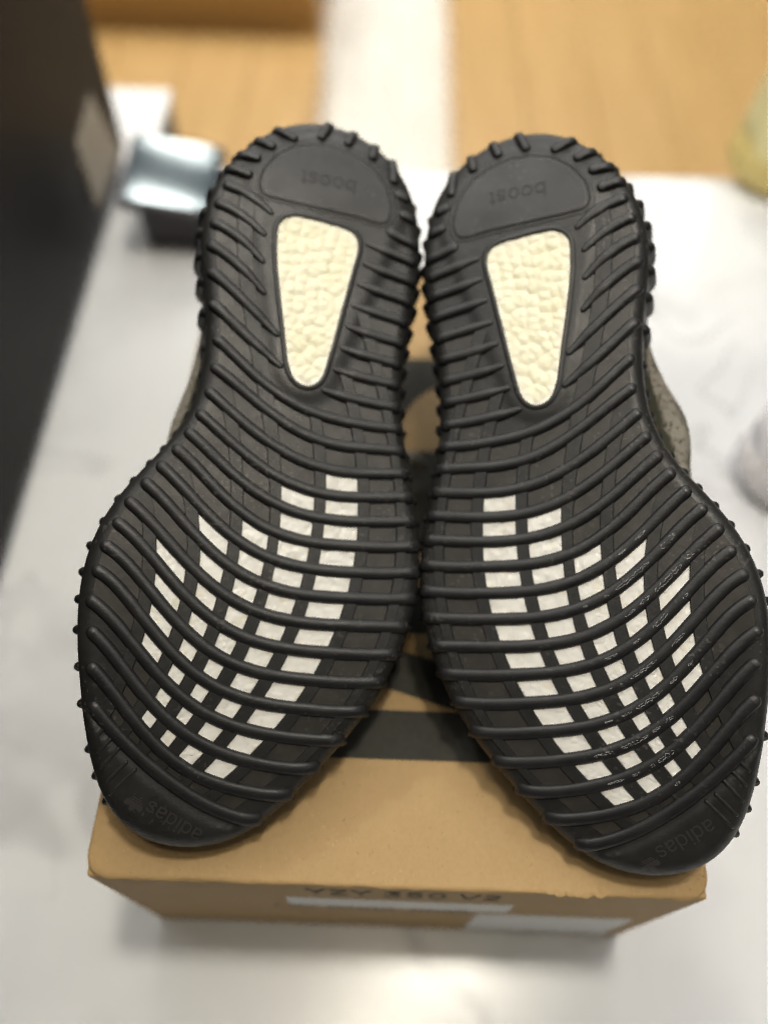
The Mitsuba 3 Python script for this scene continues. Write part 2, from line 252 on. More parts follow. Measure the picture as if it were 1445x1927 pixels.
LINES = {'0o': [-30.7, 72, -34.1, 80, -37.6, 88, -41, 96, -44.3, 104, -47.6, 112, -50.7, 120, -53.6, 128, -56.3, 136, -58.7, 144, -60.8, 152, -62.6, 160, -63.9, 168, -64.8, 176, -65.2, 184, -65.1, 192, -64.4, 200, -63.1, 208, -61.1, 216, -58.4, 224, -55, 232, -50.8, 240, -45.9, 248],
         '1o': [-24.6, 72, -28.5, 80, -32.3, 88, -36, 96, -39.6, 104, -43.1, 112, -46.3, 120, -49.4, 128, -52.1, 136, -54.6, 144, -56.7, 152, -58.5, 160, -59.8, 168, -60.7, 176, -61.1, 184, -60.9, 192, -60.3, 200, -59, 208, -57, 216, -54.5, 224, -51.2, 232, -47.1, 240, -42.3, 248, -36.7, 256, -30.2, 264, -22.8, 272, -14.5, 280],
         '1i': [-30, 104, -33.5, 112, -36.7, 120, -39.5, 128, -42.1, 136, -44.3, 144, -46.1, 152, -47.5, 160, -48.5, 168, -49.1, 176, -49.2, 184, -48.8, 192, -47.9, 200, -46.4, 208, -44.5, 216, -41.9, 224, -38.7, 232, -34.9, 240, -30.5, 248, -25.4, 256, -19.5, 264, -13, 272, -5.9, 280],
         'Ao': [-24.8, 104, -28.4, 112, -31.6, 120, -34.6, 128, -37.2, 136, -39.5, 144, -41.4, 152, -42.8, 160, -43.9, 168, -44.5, 176, -44.6, 184, -44.2, 192, -43.2, 200, -41.7, 208, -39.7, 216, -37, 224, -33.7, 232, -29.8, 240, -25.2, 248, -19.9, 256, -13.9, 264, -7.1, 272, 0.4, 280],
         'Ai': [-21.4, 124, -23.8, 132, -26, 140, -27.8, 148, -29.2, 156, -30.3, 164, -30.9, 172, -31.2, 180, -31, 188, -30.4, 196, -29.3, 204, -27.7, 212, -25.7, 220, -23.1, 228, -20, 236, -16.4, 244, -12.2, 252, -7.4, 260, -2, 268, 3.9, 276],
         'Bo': [-16.5, 124, -19.1, 132, -21.3, 140, -23.2, 148, -24.6, 156, -25.7, 164, -26.3, 172, -26.5, 180, -26.2, 188, -25.5, 196, -24.3, 204, -22.7, 212, -20.5, 220, -17.8, 228, -14.6, 236, -10.9, 244, -6.6, 252, -1.8, 260, 3.7, 268, 9.6, 276],
         'Bi': [21.7, 40, 21, 48, 19.7, 56, 18, 64, 15.9, 72, 13.4, 80, 10.6, 88, 7.7, 96, 4.5, 104, 1.5, 112, -1.4, 120, -4.1, 128, -6.6, 136, -8.8, 144, -10.7, 152, -12.3, 160, -13.5, 168, -14.4, 176, -14.8, 184, -14.8, 192, -14.3, 200, -13.4, 208, -12, 216, -10.1, 224, -7.6, 232, -4.6, 240, -1, 248, 3.1, 256, 7.9, 264, 13.2, 272],
         'Co': [28, 40, 27.3, 48, 26, 56, 24.3, 64, 22.2, 72, 19.7, 80, 16.9, 88, 14, 96, 11, 104, 7.9, 112, 4.8, 120, 1.8, 128, -1.1, 136, -3.7, 144, -5.9, 152, -7.9, 160, -9.3, 168, -10.3, 176, -10.7, 184, -10.5, 192, -9.8, 200, -8.6, 208, -6.8, 216, -4.6, 224, -1.9, 232, 1.3, 240, 4.8, 248, 8.8, 256, 13.2, 264, 17.9, 272],
         'Ci': [14.9, 120, 11.9, 128, 9.1, 136, 6.6, 144, 4.4, 152, 2.5, 160, 1, 168, -0.1, 176, -0.8, 184, -1.2, 192, -1, 200, -0.5, 208, 0.6, 216, 2.1, 224, 4.2, 232, 6.8, 240, 9.9, 248, 13.7, 256, 18, 264],
         'Do': [17.4, 128, 14.3, 136, 11.5, 144, 9.2, 152, 7.2, 160, 5.7, 168, 4.5, 176, 3.8, 184, 3.6, 192, 3.8, 200, 4.4, 208, 5.6, 216, 7.3, 224, 9.5, 232, 12.2, 240, 15.5, 248, 19.3, 256, 23.7, 264],
         'Di': [23.9, 156, 20.2, 164, 17.2, 172, 14.8, 180, 13.1, 188, 12.1, 196, 11.8, 204, 12, 212, 12.9, 220, 14.5, 228, 16.6, 236, 19.3, 244, 22.7, 252, 26.6, 260],
         'Eo': [25.1, 164, 22, 172, 19.6, 180, 17.9, 188, 17, 196, 16.7, 204, 17.1, 212, 18.1, 220, 19.6, 228, 21.7, 236, 24.2, 244, 27.2, 252, 30.5, 260],
         'Ei': [35.5, 168, 32.5, 176, 30.1, 184, 28.4, 192, 27.2, 200, 26.6, 208, 26.5, 216, 27, 224, 28, 232, 29.5, 240, 31.4, 248, 33.8, 256],
         '7o': [37.1, 176, 35, 184, 33.3, 192, 32.1, 200, 31.4, 208, 31.3, 216, 31.6, 224, 32.5, 232, 33.9, 240, 35.8, 248, 38.1, 256]}
OUTL = [2.7, -9.1, -5.3, -9.9, -13.2, -8.9, -20.9, -6.3, -27.8, -2.3, -33.8, 2.8, -38.8, 8.8, -42.8, 15.7, -45.8, 23, -48.1, 30.6, -49.7, 38.5, -50.7, 46.3, -51.2, 54.3, -51.5, 62.3, -51.5, 70.3, -51.4, 78.3, -51.4, 86.3, -51.7, 94.3, -52.4, 102.3, -53.6, 110.2, -55.3, 118, -57.5, 125.6, -60, 133.2, -62.6, 140.8, -65.3, 148.4, -67.7, 156, -69.9, 163.7, -71.5, 171.5, -72.5, 179.4, -72.7, 187.3, -72.2, 195.3, -71.2, 203.2, -69.6, 211, -67.4, 218.7, -64.8, 226.3, -61.6, 233.5, -57.9, 240.6, -53.9, 247.5, -49.6, 254.3, -45.2, 260.9, -40.6, 267.6, -35.7, 274, -30.5, 279.9, -24.7, 285.1, -18.1, 289.2, -10.8, 292.1, -3.1, 293.6, 4.8, 293.6, 12.4, 292, 19.3, 288.7, 25.2, 283.8, 30.2, 277.7, 34.2, 270.8, 37.6, 263.5, 40.6, 255.9, 43.3, 248.3, 45.7, 240.7, 48, 233, 50, 225.3, 51.7, 217.4, 52.9, 209.5, 53.5, 201.5, 53.3, 193.5, 52.2, 185.6, 50.2, 177.9, 47.3, 170.4, 43.7, 163.1, 39.8, 156.1, 35.8, 149.1, 32.4, 142, 29.8, 134.7, 28.2, 127.1, 27.7, 119.3, 28.1, 111.3, 29, 103.4, 30.5, 95.6, 32.3, 87.8, 34.4, 80.1, 36.7, 72.4, 38.7, 64.6, 40.1, 56.7, 40.6, 48.7, 40.1, 40.6, 38.5, 32.5, 36, 24.7, 32.5, 17.2, 28.2, 10.1, 23, 3.6, 17, -2.1, 10.2, -6.5]
PADL = [18.9, 36.8, 20.3, 35.4, 21.1, 33.1, 21.3, 30.6, 21.1, 27.9, 20.6, 25.2, 19.6, 22.8, 18.5, 20.4, 17.2, 18.1, 15.7, 16.1, 14, 14.1, 12.2, 12.2, 10.2, 10.5, 8, 9.2, 5.7, 8.1, 3.3, 7, 0.9, 6.3, -1.6, 5.9, -4.2, 5.4, -6.1, 5.1, -7, 5.1, -8.5, 5.4, -10.9, 5.8, -13.4, 6.3, -15.8, 6.8, -18.2, 7.7, -20.4, 8.9, -22.6, 10, -24.7, 11.3, -26.6, 13.1, -28.2, 15.1, -29.8, 17, -31.1, 19.2, -32.1, 21.4, -33, 23.7, -33.8, 26.1, -34.3, 28.5, -34.4, 31, -34, 33.4, -32.7, 35.2, -30.6, 36.1, -28.2, 36.3, -25.8, 36.2, -23.2, 36, -20.7, 36, -18.2, 36, -15.7, 36.2, -13.2, 36.3, -10.7, 36.4, -8.2, 36.5, -5.7, 36.7, -3.2, 36.8, -0.7, 36.9, 1.8, 37, 4.3, 37.1, 6.9, 37.2, 9.4, 37.4, 11.8, 37.4, 14.3, 37.4, 16.8, 37.4]
TRAPL = [10.4, 50, 9.9, 46.9, 8, 44.4, 5.1, 42.9, 2, 42.3, -1, 42.1, -3.9, 42, -6.8, 42.1, -9.7, 42.2, -12.7, 42.2, -15.9, 42.3, -19, 43, -21.4, 44.7, -22.7, 47.2, -23.2, 50, -23, 52.9, -22.8, 55.9, -22.5, 58.9, -22.3, 61.9, -22.1, 64.9, -21.9, 67.9, -21.7, 70.8, -21.5, 73.8, -21.3, 76.8, -21.1, 79.8, -20.9, 82.8, -20.7, 85.7, -20.5, 88.7, -20.3, 91.7, -20.1, 94.7, -19.8, 97.7, -19.6, 100.6, -19.3, 103.6, -18.9, 106.5, -18.1, 109.2, -16.7, 111.4, -14.4, 112.9, -11.6, 113.1, -9, 112.1, -6.9, 110.1, -5.3, 107.6, -4.2, 104.9, -3.3, 102, -2.5, 99.1, -1.6, 96.3, -0.8, 93.4, 0.1, 90.5, 1, 87.7, 1.9, 84.8, 2.8, 82, 3.7, 79.1, 4.5, 76.3, 5.4, 73.4, 6.2, 70.5, 7.1, 67.7, 7.8, 64.8, 8.5, 61.9, 9.1, 59, 9.6, 56, 10.1, 53.1]
# ------------------------------------------------------------------ setting
LIDZ = 0.13684
def slab_grid(x0, x1, y0, y1, nx, ny):
    gx, gy = np.meshgrid(np.linspace(x0, x1, nx), np.linspace(y0, y1, ny), indexing='ij')
    v = np.stack([gx, gy, gx * 0], -1).reshape(-1, 3)
    return trimesh.Trimesh(v, np.vstack([grid_faces(nx, ny)[:, [0, 1, 2]], grid_faces(nx, ny)[:, [0, 2, 3]]]), process=False)

FLOOR = -0.95
t_ = slab_grid(-4, 4, -3, 8, 3, 3); t_.vertices[:, 2] = FLOOR - 0.004
put('floor', t_, 'grout', False)
tag('floor', 'pale tiled shop floor far below the table', kind='structure')
# square white tiles of the aisle, each its own piece as far as the frame can show it
unit = trimesh.creation.box([0.096, 0.096, 0.006])
for i in range(-4, 4):
    for j in range(13, 34):
        q = unit.copy(); q.vertices += [0.0 + i * 0.1 + 0.03, j * 0.1, FLOOR]
        put('floor__tile', q, 'white_tile', False)
# two oak display platforms on both sides of the aisle, built of boards
def platform(key, x0, x1, y0, y1, h, label, n, wood='oak'):
    w = (x1 - x0) / n
    body = place(rbox(x1 - x0 - 0.01, y1 - y0 - 0.01, h - 0.02, 0.003), [(x0 + x1) / 2, (y0 + y1) / 2, FLOOR + (h - 0.02) / 2 + 0.003])
    put(key + '__plinth', body, wood, 30)
    for k in range(n):
        b = place(rbox(w - 0.003, y1 - y0, 0.02, 0.002, 2), [x0 + (k + 0.5) * w, (y0 + y1) / 2, FLOOR + h - 0.009])
        put(key + '__board', b, wood, 30)
    tag(key, label, 'platform', 'oak platforms beside the aisle')
platform('display_platform', -1.85, -0.232, 0.9, 2.55, 0.13, 'low oak display platform left of the white aisle', 8)
platform('display_platform_001', 0.158, 1.95, 0.9, 4.2, 0.13, 'low oak display platform right of the white aisle', 9)
platform('wooden_bench', -1.9, -0.245, 2.62, 3.6, 0.36, 'darker wooden bench at the top left, behind the oak platform', 5, 'oak_dark')
labels['wooden_bench'] = {'label': 'darker wooden bench at the top left, behind the oak platform', 'category': 'bench'}

# marble table
ta = 0.02107
tx_, ty_ = np.array([math.cos(ta), math.sin(ta), 0]), np.array([-math.sin(ta), math.cos(ta), 0])
TY = 0.6969
top = rbox(1.9, 1.45, 0.03, 0.004)
put('marble_table__tabletop', place(top, ty_ * (TY - 0.725) + tx_ * 0.25 - [0, 0, 0.015], tx_, ty_), 'marble', 30)
put('marble_table__base', place(rbox(1.6, 1.1, 0.9, 0.006), ty_ * (TY - 0.75) + tx_ * 0.25 - [0, 0, 0.485], tx_, ty_), 'white_card', 30)
tag('marble_table', 'white marble table top with soft grey veins under the shoe box', 'table')

# black cabinet at the left with a beige card on its side
cx = -0.2406
def cab(a, b, c): return tx_ * a + ty_ * b + np.array([0, 0, c])
put('black_cabinet__body', place(rbox(0.42, 0.90, 0.50, 0.004), cab(cx - 0.21, 0.255, 0.262), tx_, ty_), 'black_satin', 30)
put('black_cabinet__plinth', place(rbox(0.40, 0.88, 0.012, 0.002), cab(cx - 0.212, 0.255, 0.006), tx_, ty_), 'black_satin', 30)
put('black_cabinet__door', place(rbox(0.008, 0.80, 0.40, 0.003), cab(cx - 0.004 + 0.0015, 0.255, 0.27), tx_, ty_), 'black_satin', 30)
card = trimesh.creation.extrude_polygon(shapely.Polygon([(0.586, 0.092), (0.646, 0.098), (0.676, 0.028), (0.588, 0.032)]), 0.0012)
put('black_cabinet__card', place(card, cab(cx + 0.0012, 0, 0), ty_, (0, 0, 1), tx_), 'card_beige', False)
tag('black_cabinet', 'tall black cabinet along the left edge, a beige card on its side', 'cabinet')

# white-topped stand just beyond the table
put('white_stand__body', place(rbox(0.150, 0.125, 0.925, 0.003), [-0.318, 0.775, FLOOR + 0.4655]), 'grey_card', 30)
put('white_stand__top', place(rbox(0.154, 0.129, 0.010, 0.002), [-0.318, 0.775, -0.0145]), 'white_card', 30)
tag('white_stand', 'white-topped stand beyond the table, between black cabinet and terminal', 'stand')

# payment terminal: dark foot, tilted glossy plate
ang = math.radians(8)
px_, py_ = np.array([math.cos(0.17), 0.02, -math.sin(0.17)]), np.array([0, math.cos(ang), math.sin(ang)])
px_ = px_ / np.linalg.norm(px_); py_ -= px_ * (px_ @ py_); py_ /= np.linalg.norm(py_)
pn_ = np.cross(px_, py_)
pc = np.array([-0.187, 0.602, 0.050])
put('payment_terminal__body', [place(rbox(0.058, 0.062, 0.036, 0.006), [-0.187, 0.606, 0.0182]), place(rbox(0.050, 0.05, 0.014, 0.005), [-0.187, 0.608, 0.038])], 'dark_plastic', 35)
put('payment_terminal__housing', place(rbox(0.079, 0.083, 0.010, 0.0045), pc, px_, py_), 'dark_plastic', 35)
put('payment_terminal__screen', place(rbox(0.073, 0.076, 0.003, 0.0012), pc + pn_ * 0.0048, px_, py_), 'screen_glass', 35)
tag('payment_terminal', 'dark payment terminal with bright lights mirrored in its screen', 'payment terminal')

# ------------------------------------------------------------------ shoe box
bo = np.array([-0.11021, 0.04759, 0.0]); bex = np.array([math.cos(-0.00347), math.sin(-0.00347), 0]); bey = np.array([-bex[1], bex[0], 0])
BW, BL = 0.240, 0.345
def B3(x, y, z): return bo + bex * x + bey * y + np.array([0, 0, z])
put('shoe_box__body', place(rbox(BW - 0.0016, BL - 0.0016, LIDZ - 0.003, 0.0012), B3(BW / 2, BL / 2, (LIDZ - 0.003) / 2 + 0.0003), bex, bey), 'kraft', 30)
def lid_mesh():
    L = rbox(BW, BL, 0.0042, 0.0016, 3)
    L = L.subdivide_to_size(0.004)
    v = L.vertices
    edge = np.clip((-BL / 2 + 0.003 - v[:, 1]) / 0.003, 0, 1)
    nz = meshkit.fbm(v * [260, 0, 400] + 3, 3) - 0.5
    v[:, 1] += edge * nz * 0.0014
    v[:, 2] += (meshkit.fbm(v * [14, 14, 0] + 11, 3) - 0.5) * 0.0009
    for sx in (-1, 1):                       # crushed front corners
        d = np.linalg.norm(v[:, :2] - [sx * BW / 2, -BL / 2], axis=1)
        k = np.clip(1 - d / 0.009, 0, 1) ** 1.5
        v[:, 0] -= sx * k * 0.0022; v[:, 1] += k * 0.0026; v[:, 2] -= k * 0.0012
    L.vertices = v
    return L
put('shoe_box__lid', place(lid_mesh(), B3(BW / 2, BL / 2, LIDZ - 0.0021), bex, bey), 'kraft', 40)
# folded seam along the left edge of the lid
put('shoe_box__lid__seam', place(rbox(0.0011, BL - 0.03, 0.0006, 0.00025, 2), B3(0.0042, BL / 2 + 0.008, LIDZ + 0.0002), bex, bey), 'kraft', 30)
# torn paper fibres on the front edge
fr = []
for k in range(26):
    x = 0.178 + 0.022 * rng.random(); s_ = 0.0007 + 0.0012 * rng.random()
    q = trimesh.creation.icosphere(1, s_); q.vertices *= [1.3, 0.8, 0.3]
    q.vertices += (meshkit.noise(q.vertices * 2500 + k, 3)[:, None] - 0.5) * 0.0006
    q.vertices += B3(x, 0.0004 + 0.0012 * rng.random(), LIDZ - 0.0004)
    fr.append(q)
put('shoe_box__lid__torn_edge', fr, 'kraft', 40)
# print on the lid, flat ink
def ink(polys, key='shoe_box__lid__print'):
    ms = []
    for p in polys:
        q = trimesh.creation.extrude_polygon(p, 0.0002)
        q = q.subdivide_to_size(0.006)
        q.vertices = q.vertices / [1, 1, 1]
        h = (meshkit.fbm((q.vertices - [BW / 2, BL / 2, 0]) * [14, 14, 0] + 11, 3) - 0.5) * 0.0009
        q.vertices[:, 2] += h
        ms.append(place(q, B3(0, 0, LIDZ + 0.0001), bex, bey))
    return put(key, ms, 'ink', False)
S = shapely
Pm = lambda *p: S.Polygon([(a / 1000, b / 1000) for a, b in p])
zbar = Pm((66, 48.6), (184, 49.0), (184, 69.6), (66, 69.8))
zdia = Pm((184, 58.7), (84, 88.2), (84, 105.9), (104, 101.9), (184, 78))
ztop = Pm((66, 105.6), (184, 106), (184, 127), (66, 127))
ink([S.union_all([zbar, zdia, ztop])])
blk = S.union_all([Pm((66, 149), (184, 149), (184, 209.5), (66, 208)), ])
ink([blk.difference(S.Point(0.075, 0.178).buffer(0.016)).difference(S.Point(0.168, 0.18).buffer(0.017))])
arc = S.Point(0.160, 0.2165).buffer(0.0445, 48)
ink([Pm((66, 222), (184, 222), (184, 274.6), (66, 273)).difference(arc).difference(Pm((60, 215), (112, 215), (112, 229.5), (60, 225)))])
# end of the box: words and two white stickers
tm = meshkit.text_mesh('YZY 350 V2', 0.0125, 0.0002)
w_ = np.ptp(tm.vertices[:, 0]); tm.vertices[:, 0] *= 0.078 / w_
put('shoe_box__end_lettering', place(tm, B3(0.0835, 0.00079, 0.1110), bex, (0, 0, 1), -bey), 'ink_faded', False)
put('shoe_box__sticker', place(rbox(0.096, 0.0215, 0.0003, 0.00013, 1), B3(0.1225, 0.0007, 0.0882), bex, (0, 0, 1), -bey), 'paper', False)
put('shoe_box__sticker', place(rbox(0.071, 0.060, 0.0003, 0.00013, 1), B3(0.1935, 0.0006, 0.0385), bex, (0, 0, 1), -bey), 'paper', False)
sm = []
for k in range(26):                                    # small print, too blurred to read
    x = 0.068 + k * 0.0034 + 0.0006 * rng.random()
    if rng.random() < 0.86: sm.append(place(trimesh.creation.box([0.0022, 0.0055, 0.0002]), B3(x, 0.00072, 0.0725), bex, (0, 0, 1), -bey))
put('shoe_box__small_print', sm, 'ink_faded', False)
labels['shoe_box__small_print'] = {'kind': 'stuff'}
tag('shoe_box', 'brown cardboard shoe box with big black lid print under both sneakers', 'box')

# ------------------------------------------------------------------ sneakers
# Sole tables in millimetres, measured once for the mould both shoes share: s across (towards the inner side), t from heel to toe, z out of the sole.
RIB = {k: np.array(v, float).reshape(-1, 2) for k, v in RIBS.items()}
LINE = {k: np.array(v, float).reshape(-1, 2) for k, v in LINES.items()}
OUT, PAD, TRAP = (np.array(x, float).reshape(-1, 2) for x in (OUTL, PADL, TRAPL))
def closed(P, n):
    P = np.vstack([P, P[:1]]); L = np.r_[0, np.cumsum(np.linalg.norm(np.diff(P, axis=0), axis=1))]
    c = CubicSpline(L, P, bc_type='periodic'); x = np.linspace(0, L[-1], n, endpoint=False)
    p, d = c(x), c(x, 1)
    d /= np.linalg.norm(d, axis=1, keepdims=True)
    nr = np.c_[d[:, 1], -d[:, 0]]
    area = 0.5 * np.sum(P[:-1, 0] * P[1:, 1] - P[1:, 0] * P[:-1, 1])
    return p, nr * np.sign(area)            # points and outward normals
DO, DN = closed(OUT, 640)
DPOLY = shapely.Polygon(DO); OTREE = cKDTree(closed(OUT, 3000)[0]); shapely.prepare(DPOLY)
PP, PN = closed(PAD, 140); TP, TN = closed(TRAP, 140)
PPOLY, TPOLY = shapely.Polygon(PP), shapely.Polygon(TP)
CORE = shapely.union(PPOLY, TPOLY).convex_hull.buffer(2.5); shapely.prepare(CORE)
ss = lambda a, b, x: (lambda t: t * t * (3 - 2 * t))(np.clip((x - a) / (b - a), 0, 1))
def dist(p):
    d = OTREE.query(p)[0]
    return np.where(shapely.contains_xy(DPOLY, p[:, 0], p[:, 1]), d, -d)
def spring(t): return -13 * np.clip((t - 185) / 110, 0, None) ** 2 - 4 * np.clip((45 - t) / 45, 0, None) ** 2
def crv(P):
    """interpolating function along the table's first column, straight beyond its ends"""
    o = np.argsort(P[:, 0]); x, y = P[o, 0], P[o, 1]; c = CubicSpline(x, y)
    def f(q):
        k = np.clip(q, x[0], x[-1]); return c(k) + c(k, 1) * (q - k)
    return f
RF = {k: crv(v) for k, v in RIB.items() if not k.startswith('t')}
LF = {k: crv(v[:, ::-1]) for k, v in LINE.items()}
LR_ = {k: (v[:, 1].min(), v[:, 1].max()) for k, v in LINE.items()}
def plateau(p):
    a = 1 - ss(0.0, 6.0, shapely.distance(CORE, shapely.points(p)))
    b = ss(3.5, 6.0, p[:, 1] - RF['r'](p[:, 0]))
    return np.maximum(a, 0.9 * b)
RR_ = 6.0
def base(p):
    d = np.clip(dist(p), 0, RR_)
    return -1.1 + 1.1 * plateau(p) - (RR_ - np.sqrt(np.maximum(RR_ ** 2 - (RR_ - d) ** 2, 0)))
def bulge(w):                               # outward swell of the sidewall at depth w below the edge
    return 0.9 * np.sin(np.clip(w / 15, 0, 1) * np.pi * 0.5) - 2.6 * ss(14, 26, w)

def loft(P, N, prof):
    """rings P + N*offset at height z; prof = [(offset, z)]"""
    R = np.array([np.c_[P + N * o, np.full(len(P), z)] for o, z in prof])
    v = R.transpose(1, 0, 2).reshape(-1, 3)
    return v, grid_faces(len(P), len(prof), True)
def fill(poly, step, z, extra=None, hole=None):
    """triangulated sheet over a polygon; z(p) its height"""
    x0, y0, x1, y1 = poly.bounds
    gx, gy = np.meshgrid(np.arange(x0, x1, step), np.arange(y0, y1, step)); gx[::2] += step / 2
    g = np.c_[gx.ravel(), gy.ravel()]
    inn = poly.buffer(-step * 0.6)
    g = g[shapely.contains_xy(inn, g[:, 0], g[:, 1])]
    if hole is not None: g = g[~shapely.contains_xy(hole.buffer(step * 0.6), g[:, 0], g[:, 1])]
    pts = np.vstack(([extra] if extra is not None else []) + [g])
    f = Delaunay(pts).simplices
    c = pts[f].mean(1); k = shapely.contains_xy(poly, c[:, 0], c[:, 1])
    if hole is not None: k &= ~shapely.contains_xy(hole, c[:, 0], c[:, 1])
    f = f[k]; a = pts[f]; cr = (a[:, 1, 0] - a[:, 0, 0]) * (a[:, 2, 1] - a[:, 0, 1]) - (a[:, 1, 1] - a[:, 0, 1]) * (a[:, 2, 0] - a[:, 0, 0])
    f = f[np.abs(cr) > 1e-9]; cr = cr[np.abs(cr) > 1e-9]
    f[cr < 0] = f[cr < 0][:, ::-1]
    return np.c_[pts, z(pts)], f

def outsole_mesh():
    rings = [DO - DN * d for d in (0.0, 0.12, 0.4, 0.9, 1.6, 2.6, 3.8, 5.2, 7.0)]
    th = TP + TN * 1.0
    v, f = fill(DPOLY, 1.7, base, np.vstack(rings + [th]), shapely.Polygon(th).buffer(-0.01))
    z0 = base(DO + 0 * DN) ; ws = [0, 1.0, 2.5, 5, 9, 14, 19, 24, 27]
    R = np.array([np.c_[DO + DN * bulge(w), z0 - w] for w in ws]); sv = R.transpose(1, 0, 2).reshape(-1, 3)
    sf = grid_faces(len(DO), len(ws), True)[:, ::-1]
    m_ = trimesh.util.concatenate([as_mesh((v, f)), as_mesh((sv, sf))])
    m_.merge_vertices(digits_vertex=3)
    return m_

def tube(path, w, h, cap0, cap1, step=1.0):
    """rubber bead of half width w and height h lying on the base along a path; cap = length of the rounded or tapered end"""
    L = np.r_[0, np.cumsum(np.linalg.norm(np.diff(path, axis=0), axis=1))]
    c = CubicSpline(L, path) if len(path) > 3 else (lambda x: np.c_[np.interp(x, L, path[:, 0]), np.interp(x, L, path[:, 1])])
    n = max(8, int(L[-1] / step)); x = np.unique(np.r_[np.linspace(0, L[-1], n), np.linspace(0, min(cap0, 3), 5), L[-1] - np.linspace(0, min(cap1, 3), 5)])
    p = c(x); d = np.gradient(p, x, axis=0); d /= np.linalg.norm(d, axis=1, keepdims=True)
    nr = np.c_[-d[:, 1], d[:, 0]]
    def end(u, cap):
        k = np.clip(u / cap, 0, 1)
        return np.sqrt(np.clip(1 - (1 - k) ** 2, 0, 1)) if cap < 5 else (0.45 + 0.55 * k) * np.sqrt(np.clip(1 - (1 - np.clip(u / 1.6, 0, 1)) ** 2, 0, 1))
    e = np.minimum(end(x, cap0), end(L[-1] - x, cap1))
    wob = 1 + 0.05 * (meshkit.noise(np.c_[p * 0.35, p[:, :1] * 0]) - 0.5)
    th = np.linspace(0, np.pi, 11)
    X = p[:, None] + nr[:, None] * (w * wob * np.maximum(e, 0.02))[:, None, None] * np.cos(th)[None, :, None]
    zc = base(p); hh = (h - 0.95 * plateau(p)) * np.maximum(e, 0.05) ** 0.8
    Z = zc[:, None] - 0.5 + (hh[:, None] + 0.5) * np.sin(th)[None] ** 0.62
    v = np.c_[X.reshape(-1, 2), Z.ravel()]
    return v, grid_faces(len(x), 11)

def ridge(q, nrm, w0, w1, r, sink=0.4):
    """half-round ridge down the sidewall at an outline point"""
    tn = np.array([-nrm[1], nrm[0]])
    z0 = base(q[None])[0]; ws = np.linspace(w0, w1, 16); th = np.linspace(0, np.pi, 9)
    e = np.sqrt(np.clip(1 - (1 - np.clip((ws - w0) / 2.2, 0, 1)) ** 2, 0, 1)) * np.sqrt(np.clip(1 - (1 - np.clip((w1 - ws) / 2.5, 0, 1)) ** 2, 0, 1)) + 0.02
    c = q + nrm * (bulge(ws)[:, None] - sink)
    X = c[:, None] + tn * (r * e[:, None, None] * np.cos(th)[None, :, None]) + nrm * ((r + 0.4) * e[:, None, None] * np.sin(th)[None, :, None])
    Z = np.repeat((z0 - ws)[:, None], 9, 1)
    return np.c_[X.reshape(-1, 2), Z.ravel()], grid_faces(16, 9)

def piece(ra, rb, fa, fb, top, kind, nu=4, nv=7, seed=0):
    """a block filling the cell between two ribs (ra, rb: t of s) and two long lines (fa, fb: s of t)"""
    ch = 0.22
    us = np.linspace(0, 1, nu)
    vs = np.linspace(0.0, 1.0, nv)
    U, V = np.meshgrid(us, vs, indexing='ij'); U, V = U.ravel(), V.ravel()
    s, t = 0.5 * (fa(ra(0.0)) + fb(rb(0.0))) + 0 * U, 0 * U
    for _ in range(40):
        t = 0.5 * t + 0.5 * ((1 - V) * ra(s) + V * rb(s)) if _ else (1 - V) * ra(s) + V * rb(s)
        s = (1 - U) * fa(t) + U * fb(t)
    p = np.c_[s, t]
    z = top(p, U, V)
    # walls on the two long sides, with a small bevel
    G = p.reshape(nu, nv, 2); Z = z.reshape(nu, nv)
    dv = (G[-1] - G[0]); ln = np.linalg.norm(dv, axis=1, keepdims=True); dv = dv / np.maximum(ln, 1e-6)
    k = min(ch, 0.2 * ln.min())
    G = np.concatenate([G[:1], G[:1], G[:1] + dv * k, G[1:-1], G[-1:] - dv * k, G[-1:], G[-1:]])
    Z = np.concatenate([np.full((1, nv), -1.5), Z[:1] - k, Z, Z[-1:] - k, np.full((1, nv), -1.5)])
    v = np.c_[G.reshape(-1, 2), Z.ravel()]
    return v, grid_faces(len(G), nv)
PEL = np.stack(np.meshgrid(np.arange(-45., 45), np.arange(-30., 165)), -1).reshape(-1, 2)
PEL = PEL + rng.uniform(-0.46, 0.46, PEL.shape)
PTREE = cKDTree(PEL)
def pellets(p, size, amp):
    d = PTREE.query(p / size, k=2)[0] * size
    return amp * (0.22 * (1 - np.exp(-((d[:, 1] - d[:, 0]) / (0.45 * size)) ** 1.6)) + 0.78 * (1 - np.clip(d[:, 0] / (0.85 * size), 0, 1) ** 2))

ORDER = ['0o', '1o', '1i', 'Ao', 'Ai', 'Bo', 'Bi', 'Co', 'Ci', 'Do', 'Di', 'Eo', 'Ei', '7o']
FULL = 'cdefghijklmnopqr'
WHITE = {'A': ('ef', 'pq'), 'B': ('fg', 'pq'), 'C': ('hi', 'pq'), 'D': ('ij', 'pq'), 'E': ('kl', 'no')}
GAPN = [a + b for a, b in zip(FULL, FULL[1:])]
def rim_line(side):
    """s of the rim 6 mm inside the outline, as a function of t; side -1 outer, +1 inner"""
    ts = np.linspace(8, 286, 140); o = []
    inn = DPOLY.buffer(-5.5)
    for t in ts:
        g = inn.intersection(shapely.LineString([(-200, t), (200, t)])); b = g.bounds if not g.is_empty else (0, 0, 0, 0)
        o.append(b[0] if side < 0 else b[2])
    o = np.array(o); return lambda q: np.interp(q, ts, o)
RIM = {-1: rim_line(-1), 1: rim_line(1)}

